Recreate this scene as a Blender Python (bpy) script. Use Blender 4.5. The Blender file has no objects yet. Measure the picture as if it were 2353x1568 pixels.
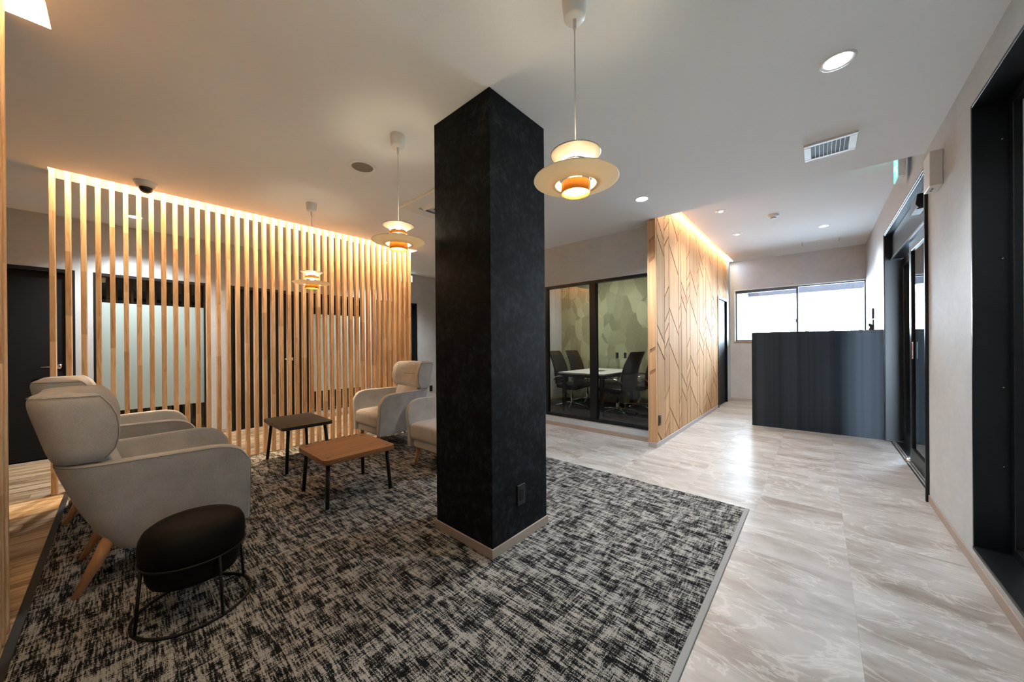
import bpy, bmesh, math, random
from mathutils import Vector, Matrix
C = bpy.context.scene
COL = C.collection
PI = math.pi
rnd = random.Random(7)

# ------------------------------------------------------------------ camera, exposure, world, lights
CAM_F, CAM_YAW, CAM_PITCH, CAM_ROLL, CAM_SY, CAM_H = 795.4551, 41.5373, -0.0676, -0.4086, 8.3371, 1.186
def make_camera():
    a, b, c = (math.radians(v) for v in (CAM_YAW, CAM_PITCH, CAM_ROLL))
    R0 = Vector((math.cos(a), math.sin(a), 0)); D0 = Vector((-math.sin(a), math.cos(a), 0)); U0 = Vector((0, 0, 1))
    D1 = D0*math.cos(b) + U0*math.sin(b); U1 = -D0*math.sin(b) + U0*math.cos(b)
    R = R0*math.cos(c) + U1*math.sin(c); U = -R0*math.sin(c) + U1*math.cos(c)
    cam = bpy.data.cameras.new('camera'); o = bpy.data.objects.new('camera', cam); COL.objects.link(o)
    m = Matrix((R, U, -D1)).transposed().to_4x4(); m.translation = Vector((0, 0, CAM_H)); o.matrix_world = m
    cam.sensor_fit = 'HORIZONTAL'; cam.sensor_width = 36; cam.lens = CAM_F/2353*36
    cam.shift_y = CAM_SY/2353; cam.clip_start = .02; cam.clip_end = 100
    C.camera = o
make_camera()
C.view_settings.view_transform = 'Standard'; C.view_settings.look = 'None'
C.view_settings.exposure = 0.87; C.view_settings.gamma = 1; C.view_settings.use_curve_mapping = False
C.cycles.use_denoising = True
C.cycles.max_bounces = 8; C.cycles.diffuse_bounces = 7; C.cycles.glossy_bounces = 4
C.cycles.transmission_bounces = 6; C.cycles.transparent_max_bounces = 12
C.cycles.sample_clamp_indirect = 6; C.cycles.caustics_reflective = False; C.cycles.caustics_refractive = False
C.cycles.blur_glossy = 1.0

w = bpy.data.worlds.new('overcast_sky'); C.world = w; w.use_nodes = True
wn = w.node_tree; wb = wn.nodes['Background']
tc = wn.nodes.new('ShaderNodeTexCoord'); sx = wn.nodes.new('ShaderNodeSeparateXYZ'); cr = wn.nodes.new('ShaderNodeValToRGB')
wn.links.new(tc.outputs['Generated'], sx.inputs[0]); wn.links.new(sx.outputs['Z'], cr.inputs[0]); wn.links.new(cr.outputs[0], wb.inputs[0])
cr.color_ramp.elements[0].color = (.72, .86, 1, 1); cr.color_ramp.elements[1].color = (.52, .74, 1, 1)
wb.inputs[1].default_value = 58.0

WARM = (1.0, .74, .46); NEUT = (1.0, .93, .84); COOL = (.92, .96, 1.0)
def area(name, loc, rot, sx, sy, power, color):
    l = bpy.data.lights.new(name, 'AREA'); l.shape = 'RECTANGLE'; l.size = sx; l.size_y = sy; l.energy = power; l.color = color
    o = bpy.data.objects.new(name, l); COL.objects.link(o); o.location = loc; o.rotation_euler = rot; return o
def spot(name, loc, power, color, ang=110, blend=.7, r=.04, rot=(0, 0, 0)):
    l = bpy.data.lights.new(name, 'SPOT'); l.energy = power; l.color = color; l.spot_size = math.radians(ang); l.spot_blend = blend
    l.shadow_soft_size = r
    o = bpy.data.objects.new(name, l); COL.objects.link(o); o.location = loc; o.rotation_euler = rot; return o
def point(name, loc, power, color, r=.03):
    l = bpy.data.lights.new(name, 'POINT'); l.energy = power; l.color = color; l.shadow_soft_size = r
    o = bpy.data.objects.new(name, l); COL.objects.link(o); o.location = loc; return o

H, HF = 2.6, 2.851
XR, XL, XW = .6056, -6.106, -1.3765
YG, YF, YS = 4.196, 8.406, 4.013
YB = -2.2
# LED strips hidden in the ceiling slots
area('led_strip_light', (-4.530, 1.29, 2.70), (0, math.radians(3), 0), .03, 3.28, 25, WARM).data.spread = math.radians(75)
area('led_strip_light', (-4.522, 1.29, 2.70), (0, math.radians(55), 0), .03, 3.28, 24, WARM)
area('led_strip_light', (-1.62, -.232, 2.715), (math.radians(-12), 0, 0), 1.85, .03, 9, WARM)
area('led_strip_light', (-1.325, 6.1, 2.93), (0, math.radians(-10), 0), .04, 4.1, 24, WARM)
# downlights (x, y, z, power, colour, spot angle)
DOWN = [(.078, 2.398, H, 62, COOL), (-1.291, 3.394, H, 120, COOL), (-5.563, .107, H, 125, COOL), (-5.526, 3.039, H, 125, COOL),
        (.063, 6.699, HF, 60, COOL), (-.918, 5.026, HF, 40, NEUT), (-.926, 6.264, HF, 40, NEUT)]
for x, y, z, p, c in DOWN:
    spot('downlight_lamp', (x, y, z-.02), p, c, 125, .8, .045)

area('meeting_room_fill_light', (-2.9, 5.5, H-.03), (0, 0, 0), 1.2, .25, 30, NEUT)  # added fill that brightens the dark meeting room, no visible lamp there

# ------------------------------------------------------------------ node helpers
def new_mat(name):
    m = bpy.data.materials.new(name); m.use_nodes = True
    return m, m.node_tree, m.node_tree.nodes['Principled BSDF']
def N(t, typ, **kw):
    n = t.nodes.new(typ)
    for k, v in kw.items():
        if k == 'inp':
            for kk, vv in v.items(): n.inputs[kk].default_value = vv
        else: setattr(n, k, v)
    return n
def L(t, a, b): t.links.new(a, b)
def ramp(t, fac, stops):
    r = N(t, 'ShaderNodeValToRGB'); e = r.color_ramp.elements
    while len(e) < len(stops): e.new(.5)
    for i, (p, c) in enumerate(stops):
        e[i].position = p; e[i].color = (*c, 1) if len(c) == 3 else c
    L(t, fac, r.inputs[0]); return r.outputs[0]
def mapping(t, src, scale=(1, 1, 1), rot=(0, 0, 0), loc=(0, 0, 0)):
    m = N(t, 'ShaderNodeMapping'); m.inputs['Scale'].default_value = scale; m.inputs['Rotation'].default_value = rot
    m.inputs['Location'].default_value = loc; L(t, src, m.inputs[0]); return m.outputs[0]
def noise(t, vec, scale=5, detail=3, rough=.5, dist=0):
    n = N(t, 'ShaderNodeTexNoise'); n.inputs['Scale'].default_value = scale; n.inputs['Detail'].default_value = detail
    n.inputs['Roughness'].default_value = rough; n.inputs['Distortion'].default_value = dist; L(t, vec, n.inputs['Vector'])
    return n.outputs['Fac']
def mth(t, op, a, b=None, c=None, clamp=False):
    n = N(t, 'ShaderNodeMath', operation=op); n.use_clamp = clamp
    for i, v in enumerate((a, b, c)):
        if v is None: continue
        if isinstance(v, (int, float)): n.inputs[i].default_value = v
        else: L(t, v, n.inputs[i])
    return n.outputs[0]
def mixc(t, fac, a, b, mode='MIX'):
    n = N(t, 'ShaderNodeMix', data_type='RGBA', blend_type=mode)
    for s, v in ((n.inputs[0], fac), (n.inputs[6], a), (n.inputs[7], b)):
        if isinstance(v, (int, float)): s.default_value = v
        elif isinstance(v, tuple): s.default_value = (*v, 1) if len(v) == 3 else v
        else: L(t, v, s)
    return n.outputs[2]
def bump(t, bsdf, h, strength=.3, dist=.002):
    b = N(t, 'ShaderNodeBump'); b.inputs['Strength'].default_value = strength; b.inputs['Distance'].default_value = dist
    L(t, h, b.inputs['Height']); L(t, b.outputs[0], bsdf.inputs['Normal'])
def coord(t, kind='Object'):
    return N(t, 'ShaderNodeTexCoord').outputs[kind]
def world_pos(t):
    return N(t, 'ShaderNodeNewGeometry').outputs['Position']
def objrand(t):
    return N(t, 'ShaderNodeObjectInfo').outputs['Random']

MATS = {}
def simple(name, color, rough=.5, metal=0, emis=None, es=0, spec=.5):
    m, t, b = new_mat(name); b.inputs['Base Color'].default_value = (*color, 1); b.inputs['Roughness'].default_value = rough
    b.inputs['Metallic'].default_value = metal; b.inputs['Specular IOR Level'].default_value = spec
    if emis: b.inputs['Emission Color'].default_value = (*emis, 1); b.inputs['Emission Strength'].default_value = es
    MATS[name] = m; return m
simple('black_metal', (.006, .006, .0065), .45, 0, spec=.3)
simple('black_frame', (.0045, .0058, .0075), .38, 0, spec=.35)
simple('black_plastic', (.008, .008, .009), .35)
simple('dark_door', (.010, .010, .0105), .6, spec=.15)
simple('white_plastic', (.72, .72, .70), .35)
simple('shade_upper', (.30, .265, .20), .35)
simple('white_cord', (.65, .64, .62), .5)
simple('chrome', (.75, .75, .76), .15, 1)
simple('steel', (.45, .45, .45), .3, 1)
simple('speaker_cloth', (.20, .18, .155), .8)
simple('grille_dark', (.05, .055, .06), .6)
simple('desk_white', (.60, .60, .57), .45)
simple('leather_black', (.005, .005, .0055), .42, spec=.3)
simple('baseboard', (.36, .29, .24), .45)
simple('baseboard_hall', (.44, .40, .38), .45)
simple('edge_trim', (.20, .20, .20), .5)
simple('edge_trim_black', (.018, .018, .019), .5)
simple('slot_white', (.80, .77, .72), .7)
simple('window_frame_grey', (.11, .13, .155), .4)
simple('lamp_glow', (1, 1, 1), .5, 0, (.95, .97, 1), 14)
simple('bulb_glow', (1, 1, 1), .5, 0, (1, .84, .58), 150)
simple('exit_green', (.05, .6, .4), .5, 0, (.10, .80, .55), 1.1)
simple('exit_white', (.8, .9, .85), .5, 0, (.75, 1, .88), 1.2)
simple('paper', (.62, .62, .62), .6)
simple('red_paint', (.28, .055, .045), .5)
simple('outdoor_dark', (.012, .010, .012), .8, spec=.1)
simple('outdoor_blue', (.06, .07, .11), .5)
simple('outdoor_ground', (.62, .62, .62), .9)
simple('porch_grey', (.42, .43, .45), .8)
simple('dark_room', (.03, .028, .025), .8)
simple('groove_brown', (.16, .082, .050), .8, spec=.1)
simple('sticker_red', (.5, .06, .05), .5)

def mat_plaster(name, col, s=1.0):
    m, t, b = new_mat(name); p = world_pos(t)
    n1 = noise(t, p, 3.2*s, 5, .6, .4); n2 = noise(t, p, 420, 2, .6); n3 = noise(t, mapping(t, p, (1, 1, 2.2)), 14, 4, .6)
    f = mth(t, 'ADD', mth(t, 'MULTIPLY', n1, .6), mth(t, 'MULTIPLY', n3, .4))
    c = ramp(t, f, [(.30, tuple(v*.90 for v in col)), (.70, tuple(min(1, v*1.07) for v in col))])
    L(t, c, b.inputs['Base Color']); b.inputs['Roughness'].default_value = .75; b.inputs['Specular IOR Level'].default_value = .25
    bump(t, b, n2, .25, .001); MATS[name] = m; return m
mat_plaster('plaster', (.49, .515, .525))
mat_plaster('plaster_far', (.52, .525, .535))
def mat_ceiling():
    m, t, b = new_mat('ceiling_paper'); p = world_pos(t)
    n2 = noise(t, mapping(t, p, (1, 1, 1), (0, 0, .6)), 150, 3, .65)
    b.inputs['Base Color'].default_value = (.80, .815, .83, 1); b.inputs['Roughness'].default_value = .85
    b.inputs['Specular IOR Level'].default_value = .15
    bump(t, b, n2, .35, .0015); MATS['ceiling_paper'] = m
mat_ceiling()
def mat_column():
    m, t, b = new_mat('column_paper'); p = world_pos(t)
    n1 = noise(t, p, 6, 6, .65, .5); n2 = noise(t, mapping(t, p, (1, 1, .8)), 30, 6, .72); n3 = noise(t, p, 160, 3, .6)
    f = mth(t, 'ADD', mth(t, 'MULTIPLY', n1, .35), mth(t, 'MULTIPLY', n2, .65))
    c = ramp(t, f, [(.40, (.0030, .0034, .0040)), (.50, (.0062, .0071, .0087)), (.62, (.020, .023, .028))])
    L(t, c, b.inputs['Base Color']); b.inputs['Roughness'].default_value = .7; b.inputs['Specular IOR Level'].default_value = .1
    bump(t, b, mth(t, 'ADD', n2, n3), .25, .001); MATS['column_paper'] = m
mat_column()
def mat_pine():
    m, t, b = new_mat('pine'); o = coord(t); r = objrand(t)
    s = N(t, 'ShaderNodeSeparateXYZ'); L(t, o, s.inputs[0])
    seg = mth(t, 'FLOOR', mth(t, 'ADD', mth(t, 'MULTIPLY', s.outputs['Z'], 1.9), mth(t, 'MULTIPLY', r, 37.0)))
    wnz = N(t, 'ShaderNodeTexWhiteNoise', noise_dimensions='2D'); cv = N(t, 'ShaderNodeCombineXYZ')
    L(t, seg, cv.inputs[0]); L(t, mth(t, 'MULTIPLY', r, 91), cv.inputs[1]); L(t, cv.outputs[0], wnz.inputs['Vector'])
    off = N(t, 'ShaderNodeVectorMath', operation='SCALE'); L(t, wnz.outputs['Color'], off.inputs[0]); off.inputs['Scale'].default_value = 9
    add = N(t, 'ShaderNodeVectorMath', operation='ADD'); L(t, mapping(t, o, (1, 1, .09)), add.inputs[0]); L(t, off.outputs[0], add.inputs[1])
    g = noise(t, add.outputs[0], 26, 3, .5, 1.6); g2 = noise(t, add.outputs[0], 120, 2, .5)
    f = mth(t, 'ADD', mth(t, 'MULTIPLY', g, .75), mth(t, 'MULTIPLY', g2, .25))
    c = ramp(t, f, [(.30, (.60, .33, .15)), (.48, (.82, .55, .31)), (.72, (.91, .69, .44))])
    c2 = mixc(t, 1, c, ramp(t, wnz.outputs['Value'], [(0, (.80, .72, .64)), (.5, (.95, .93, .90)), (1, (1.08, 1.06, 1.04))]), 'MULTIPLY')
    L(t, c2, b.inputs['Base Color']); b.inputs['Roughness'].default_value = .5; b.inputs['Specular IOR Level'].default_value = .3
    MATS['pine'] = m
mat_pine()
def mat_wood(name, stops, axis=2, stretch=.08, scale=14, rough=.42, coordk='Object', dist=1.2, var=.12):
    m, t, b = new_mat(name); o = coord(t, coordk) if coordk != 'World' else world_pos(t); r = objrand(t)
    sc = [1, 1, 1]; sc[axis] = stretch
    off = N(t, 'ShaderNodeCombineXYZ')
    for i in range(3): L(t, mth(t, 'MULTIPLY', r, 13.7*(i+1)), off.inputs[i])
    add = N(t, 'ShaderNodeVectorMath', operation='ADD'); L(t, mapping(t, o, tuple(sc)), add.inputs[0]); L(t, off.outputs[0], add.inputs[1])
    g = noise(t, add.outputs[0], scale, 4, .55, dist); g2 = noise(t, add.outputs[0], scale*6, 2, .6)
    f = mth(t, 'ADD', mth(t, 'MULTIPLY', g, .8), mth(t, 'MULTIPLY', g2, .2))
    c = ramp(t, f, stops)
    v = mth(t, 'ADD', mth(t, 'MULTIPLY', r, var*2), 1-var)
    cm = N(t, 'ShaderNodeCombineXYZ'); [L(t, v, cm.inputs[i]) for i in range(3)]
    L(t, mixc(t, 1, c, cm.outputs[0], 'MULTIPLY'), b.inputs['Base Color'])
    b.inputs['Roughness'].default_value = rough; b.inputs['Specular IOR Level'].default_value = .35
    bump(t, b, f, .08, .0006); MATS[name] = m; return m
mat_wood('veneer', [(.3, (.45, .25, .125)), (.55, (.56, .335, .18)), (.75, (.64, .41, .24))], 2, .05, 16, .75, 'World')
MATS['veneer'].node_tree.nodes['Principled BSDF'].inputs['Specular IOR Level'].default_value = .05
mat_wood('table_walnut', [(.3, (.145, .062, .022)), (.5, (.235, .108, .042)), (.72, (.31, .15, .062))], 1, .10, 16, .42, 'Object', .8, 0)
mat_wood('leg_wood', [(.3, (.42, .20, .09)), (.6, (.55, .29, .14)), (.8, (.60, .34, .18))], 2, .12, 30, .45)
mat_wood('plank', [(.34, (.12, .07, .035)), (.44, (.32, .21, .115)), (.54, (.54, .40, .245)), (.70, (.66, .52, .35))], 1, .07, 9, .42, 'World', 1.4, .10)
mat_wood('lamp_wood', [(.3, (.38, .16, .025)), (.7, (.62, .30, .055))], 2, .2, 40, .4)
# thin lit wood of the lamp collars lets some light through
t = MATS['lamp_wood'].node_tree; b = t.nodes['Principled BSDF']; out = t.nodes['Material Output']
tr = N(t, 'ShaderNodeBsdfTranslucent'); tr.inputs[0].default_value = (1, .55, .10, 1); mx = N(t, 'ShaderNodeMixShader'); mx.inputs[0].default_value = .20
L(t, b.outputs[0], mx.inputs[1]); L(t, tr.outputs[0], mx.inputs[2]); L(t, mx.outputs[0], out.inputs[0])

def mat_shade():
    m, t, b = new_mat('lamp_shade_white'); out = t.nodes['Material Output']
    b.inputs['Base Color'].default_value = (.86, .82, .72, 1); b.inputs['Roughness'].default_value = .35
    tr = N(t, 'ShaderNodeBsdfTranslucent'); tr.inputs[0].default_value = (1, .93, .78, 1); mx = N(t, 'ShaderNodeMixShader'); mx.inputs[0].default_value = .75
    L(t, b.outputs[0], mx.inputs[1]); L(t, tr.outputs[0], mx.inputs[2]); L(t, mx.outputs[0], out.inputs[0]); MATS['lamp_shade_white'] = m
mat_shade()
def mat_fabric():
    m, t, b = new_mat('fabric_grey'); o = coord(t)
    n = noise(t, o, 420, 3, .7); n2 = noise(t, o, 9, 3, .5)
    f = mth(t, 'ADD', mth(t, 'MULTIPLY', n, .7), mth(t, 'MULTIPLY', n2, .3))
    c = ramp(t, f, [(.35, (.33, .325, .318)), (.5, (.47, .468, .46)), (.66, (.58, .582, .575))])
    L(t, c, b.inputs['Base Color']); b.inputs['Roughness'].default_value = .95; b.inputs['Specular IOR Level'].default_value = .1
    b.inputs['Sheen Weight'].default_value = .25; bump(t, b, n, .4, .001); MATS['fabric_grey'] = m
mat_fabric(); simple('seam_dark', (.22, .205, .19), .95)
def mat_carpet(name, lo, hi, dens=.5):
    m, t, b = new_mat(name); p = world_pos(t)
    s1 = noise(t, mapping(t, p, (13, 135, 1)), 1, 3, .65); s2 = noise(t, mapping(t, p, (140, 15, 1), loc=(11, 2, 0)), 1, 3, .65)
    m1 = noise(t, mapping(t, p, (6, 30, 1), loc=(3, 7, 0)), 1, 2, .5); m2 = noise(t, mapping(t, p, (30, 7, 1), loc=(5, 1, 0)), 1, 2, .5)
    yarn = noise(t, mapping(t, p, (380, 230, 1)), 1, 1, .5)
    f = mth(t, 'ADD', mth(t, 'MULTIPLY', s1, .38), mth(t, 'MULTIPLY', s2, .24))
    f = mth(t, 'ADD', f, mth(t, 'MULTIPLY', m1, .22)); f = mth(t, 'ADD', f, mth(t, 'MULTIPLY', m2, .16))
    f = mth(t, 'ADD', f, mth(t, 'MULTIPLY', mth(t, 'SUBTRACT', yarn, .5), .26))
    col = ramp(t, f, [(dens-.012, lo), (dens+.004, tuple((lo[i]*.7+hi[i]*.3) for i in range(3))), (dens+.030, hi)])
    L(t, col, b.inputs['Base Color']); b.inputs['Roughness'].default_value = .98; b.inputs['Specular IOR Level'].default_value = .08
    bump(t, b, mth(t, 'ADD', yarn, f), .7, .003); MATS[name] = m
mat_carpet('carpet_pattern', (.008, .008, .009), (.36, .35, .33), .500)
mat_carpet('carpet_dark', (.012, .013, .014), (.085, .09, .095), .50)
def mat_stone():
    m, t, b = new_mat('stone_tile'); p = world_pos(t); r = objrand(t)
    off = N(t, 'ShaderNodeCombineXYZ'); L(t, mth(t, 'MULTIPLY', r, 31), off.inputs[0]); L(t, mth(t, 'MULTIPLY', r, 57), off.inputs[1])
    add = N(t, 'ShaderNodeVectorMath', operation='ADD'); L(t, mapping(t, p, (.75, 1.7, 1), (0, 0, -.38)), add.inputs[0]); L(t, off.outputs[0], add.inputs[1])
    n1 = noise(t, add.outputs[0], 2.0, 8, .60, .55); n2 = noise(t, add.outputs[0], 9, 6, .7, .5)
    f = mth(t, 'ADD', mth(t, 'MULTIPLY', n1, .72), mth(t, 'MULTIPLY', n2, .28))
    c = ramp(t, f, [(.32, (.185, .155, .13)), (.43, (.29, .262, .238)), (.54, (.385, .37, .352)), (.70, (.47, .465, .452))])
    wv = N(t, 'ShaderNodeMapRange'); L(t, noise(t, add.outputs[0], 1.6, 6, .6, 2.0), wv.inputs[0])
    vein = mth(t, 'SUBTRACT', 1, mth(t, 'MULTIPLY', mth(t, 'ABSOLUTE', mth(t, 'SUBTRACT', wv.outputs[0], .5)), 42), clamp=True)
    c = mixc(t, mth(t, 'MULTIPLY', vein, .28), c, (.80, .79, .77))
    L(t, c, b.inputs['Base Color']); b.inputs['Roughness'].default_value = .34; b.inputs['Specular IOR Level'].default_value = .45
    bump(t, b, n2, .05, .001); MATS['stone_tile'] = m
mat_stone(); simple('floor_joint', (.33, .30, .27), .8)
def mat_glass(name, tint=(1, 1, 1), refl=1.0):
    m, t, b = new_mat(name); t.nodes.remove(b); out = t.nodes['Material Output']
    tr = N(t, 'ShaderNodeBsdfTransparent'); tr.inputs[0].default_value = (*tint, 1); gl = N(t, 'ShaderNodeBsdfGlossy'); gl.inputs['Roughness'].default_value = .01
    fr = N(t, 'ShaderNodeFresnel'); fr.inputs[0].default_value = 1.5; f = mth(t, 'MULTIPLY', fr.outputs[0], refl, clamp=True)
    mx = N(t, 'ShaderNodeMixShader'); L(t, f, mx.inputs[0]); L(t, tr.outputs[0], mx.inputs[1]); L(t, gl.outputs[0], mx.inputs[2])
    L(t, mx.outputs[0], out.inputs[0]); MATS[name] = m
mat_glass('glass_clear', (.96, .98, .97), 1.3); mat_glass('glass_smoke', (.78, .80, .79), 1.15); mat_glass('glass_dark', (.22, .22, .22), 1.8)
def mat_frost(name, col, tfac, alpha):
    m, t, b = new_mat(name); out = t.nodes['Material Output']
    b.inputs['Base Color'].default_value = (*col, 1); b.inputs['Roughness'].default_value = .35
    tr = N(t, 'ShaderNodeBsdfTranslucent'); tr.inputs[0].default_value = (*alpha, 1)
    mx = N(t, 'ShaderNodeMixShader'); mx.inputs[0].default_value = tfac
    L(t, b.outputs[0], mx.inputs[1]); L(t, tr.outputs[0], mx.inputs[2]); L(t, mx.outputs[0], out.inputs[0]); MATS[name] = m
mat_frost('frosted_film', (.36, .46, .45), .15, (.6, .7, .68)); mat_frost('frosted_window', (.30, .315, .305), .35, (.34, .35, .33))
def mat_leafpaper():
    m, t, b = new_mat('leaf_wallpaper'); p = world_pos(t)
    warp = N(t, 'ShaderNodeTexNoise'); warp.inputs['Scale'].default_value = 2.2; L(t, p, warp.inputs['Vector'])
    sc = N(t, 'ShaderNodeVectorMath', operation='SCALE'); L(t, warp.outputs['Color'], sc.inputs[0]); sc.inputs['Scale'].default_value = .25
    ad = N(t, 'ShaderNodeVectorMath', operation='ADD'); L(t, mapping(t, p, (1.25, 1, .75), (0, .5, 0)), ad.inputs[0]); L(t, sc.outputs[0], ad.inputs[1])
    vo = N(t, 'ShaderNodeTexVoronoi', voronoi_dimensions='3D'); vo.inputs['Scale'].default_value = 4.6; L(t, ad.outputs[0], vo.inputs['Vector'])
    rv = N(t, 'ShaderNodeSeparateColor'); L(t, vo.outputs['Color'], rv.inputs[0])
    ang = mth(t, 'MULTIPLY', rv.outputs[0], 6.283); sp = N(t, 'ShaderNodeSeparateXYZ'); L(t, p, sp.inputs[0])
    d = mth(t, 'ADD', mth(t, 'MULTIPLY', sp.outputs['X'], mth(t, 'COSINE', ang)), mth(t, 'MULTIPLY', sp.outputs['Z'], mth(t, 'SINE', ang)))
    st = mth(t, 'SINE', mth(t, 'ADD', mth(t, 'MULTIPLY', d, 420), mth(t, 'MULTIPLY', noise(t, p, 20, 2), 3)))
    base = ramp(t, rv.outputs[1], [(0, (.13, .135, .07)), (.5, (.22, .23, .125)), (1, (.38, .40, .25))])
    c = mixc(t, mth(t, 'MULTIPLY', mth(t, 'ADD', st, 1), .15), base, (.62, .64, .46))
    L(t, c, b.inputs['Base Color']); b.inputs['Roughness'].default_value = .7; MATS['leaf_wallpaper'] = m
mat_leafpaper()
def mat_counter():
    m, t, b = new_mat('counter_black'); p = world_pos(t)
    n = noise(t, mapping(t, p, (9, 1, .02)), 1, 2, .5)
    L(t, ramp(t, n, [(.40, (.012, .0165, .022)), (.60, (.027, .035, .044))]), b.inputs['Base Color'])
    b.inputs['Roughness'].default_value = .62; b.inputs['Specular IOR Level'].default_value = .25; MATS['counter_black'] = m
mat_counter()
def mat_concrete():
    m, t, b = new_mat('concrete'); p = world_pos(t); n = noise(t, p, 3, 6, .65, .5); n2 = noise(t, p, 30, 3)
    L(t, ramp(t, mth(t, 'ADD', mth(t, 'MULTIPLY', n, .7), mth(t, 'MULTIPLY', n2, .3)), [(.40, (.045, .040, .037)), (.60, (.14, .13, .125))]), b.inputs['Base Color'])
    b.inputs['Roughness'].default_value = .9; MATS['concrete'] = m
mat_concrete()
def mat_poufleather():
    m, t, b = new_mat('pouf_leather'); o = coord(t); n = noise(t, o, 260, 3, .6); n2 = noise(t, o, 6, 3)
    L(t, ramp(t, n2, [(.35, (.005, .005, .0048)), (.65, (.009, .0088, .0085))]), b.inputs['Base Color']); b.inputs['Roughness'].default_value = .6; b.inputs['Specular IOR Level'].default_value = .08
    bump(t, b, n, .15, .0008); MATS['pouf_leather'] = m
mat_poufleather()

# ------------------------------------------------------------------ mesh helpers
class MB:
    def __init__(s): s.v = []; s.f = []
    def add(s, vs, fs):
        o = len(s.v); s.v += [tuple(v) for v in vs]; s.f += [tuple(i+o for i in f) for f in fs]; return s
    def box(s, x0, x1, y0, y1, z0, z1):
        return s.add([(x0, y0, z0), (x1, y0, z0), (x1, y1, z0), (x0, y1, z0), (x0, y0, z1), (x1, y0, z1), (x1, y1, z1), (x0, y1, z1)],
                     [(3, 2, 1, 0), (4, 5, 6, 7), (0, 1, 5, 4), (1, 2, 6, 5), (2, 3, 7, 6), (3, 0, 4, 7)])
    def prism(s, poly, axis, a, b):
        # poly in the two remaining axes, extruded along axis from a to b
        def mk(u, v, w):
            return {'x': (w, u, v), 'y': (u, w, v), 'z': (u, v, w)}[axis]
        n = len(poly); vs = [mk(u, v, a) for u, v in poly] + [mk(u, v, b) for u, v in poly]
        fs = [tuple(range(n))[::-1], tuple(range(n, 2*n))] + [(i, (i+1) % n, (i+1) % n+n, i+n) for i in range(n)]
        return s.add(vs, fs)
    def lathe(s, prof, seg=32, c=(0, 0, 0), closed=False):
        n = len(prof); vs = []
        for k in range(seg):
            a = 2*PI*k/seg
            for r, z in prof: vs.append((c[0]+r*math.cos(a), c[1]+r*math.sin(a), c[2]+z))
        fs = []
        m = n if closed else n-1
        for k in range(seg):
            k2 = (k+1) % seg
            for i in range(m):
                j = (i+1) % n
                fs.append((k*n+i, k2*n+i, k2*n+j, k*n+j))
        return s.add(vs, fs)
    def tube(s, pts, r, seg=8, closed=False, cap=True):
        P = [Vector(p) for p in pts]; n = len(P); rs = r if isinstance(r, (list, tuple)) else [r]*n
        o = len(s.v); up = None
        for i in range(n):
            if closed: d = P[(i+1) % n]-P[i-1]
            else: d = P[min(i+1, n-1)]-P[max(i-1, 0)]
            d.normalize()
            if up is None:
                up = Vector((0, 0, 1)) if abs(d.z) < .9 else Vector((1, 0, 0))
            x = d.cross(up).normalized(); y = x.cross(d).normalized(); up = y
            for k in range(seg):
                a = 2*PI*k/seg; s.v.append(tuple(P[i]+(x*math.cos(a)+y*math.sin(a))*rs[i]))
        for i in range(n if closed else n-1):
            i2 = (i+1) % n
            for k in range(seg):
                k2 = (k+1) % seg; s.f.append((o+i*seg+k, o+i*seg+k2, o+i2*seg+k2, o+i2*seg+k))
        if cap and not closed:
            s.f.append(tuple(o+k for k in range(seg))[::-1]); s.f.append(tuple(o+(n-1)*seg+k for k in range(seg)))
        return s
    def build(s, name, mat, parent=None, smooth=False, bevel=0, seg=2, subsurf=0, solid=0, loc=None, angle=40):
        me = bpy.data.meshes.new(name); me.from_pydata(s.v, [], s.f)
        bm = bmesh.new(); bm.from_mesh(me); bmesh.ops.recalc_face_normals(bm, faces=bm.faces); bm.to_mesh(me); bm.free()
        me.materials.append(MATS[mat] if isinstance(mat, str) else mat)
        o = bpy.data.objects.new(name, me); COL.objects.link(o)
        if parent: o.parent = parent
        if loc: o.location = loc
        if smooth:
            for p in me.polygons: p.use_smooth = True
        if solid:
            q = o.modifiers.new('solid', 'SOLIDIFY'); q.thickness = solid; q.offset = -1; q.edge_crease_outer = .75 if subsurf else 0; q.edge_crease_inner = .4 if subsurf else 0
        if bevel:
            q = o.modifiers.new('bevel', 'BEVEL'); q.width = bevel; q.segments = seg; q.limit_method = 'ANGLE'; q.angle_limit = math.radians(angle)
            if not smooth and seg > 1:
                for p in me.polygons: p.use_smooth = True
                ws = o.modifiers.new('wn', 'WEIGHTED_NORMAL'); ws.keep_sharp = False
        if subsurf:
            q = o.modifiers.new('sub', 'SUBSURF'); q.levels = subsurf; q.render_levels = subsurf
        return o
def thing(name, label, cat, loc=(0, 0, 0), rz=0, group=None):
    o = bpy.data.objects.new(name, None); COL.objects.link(o); o.location = loc; o.rotation_euler = (0, 0, rz)
    o['label'] = label; o['category'] = cat
    if group: o['group'] = group
    o.empty_display_size = .1
    return o
def tag(o, label, cat, group=None):
    o['label'] = label; o['category'] = cat
    if group: o['group'] = group
    return o
def struct(o): o['kind'] = 'structure'; return o
def sempty(name, loc=(0, 0, 0)):
    o = bpy.data.objects.new(name, None); COL.objects.link(o); o.location = loc; o['kind'] = 'structure'; return o
def rbox(x0, x1, y0, y1, r, seg=5):
    pts = []
    for cx, cy, a0 in ((x1-r, y1-r, 0), (x0+r, y1-r, 90), (x0+r, y0+r, 180), (x1-r, y0+r, 270)):
        for k in range(seg+1):
            a = math.radians(a0+90*k/seg); pts.append((cx+r*math.cos(a), cy+r*math.sin(a)))
    return pts
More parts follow.
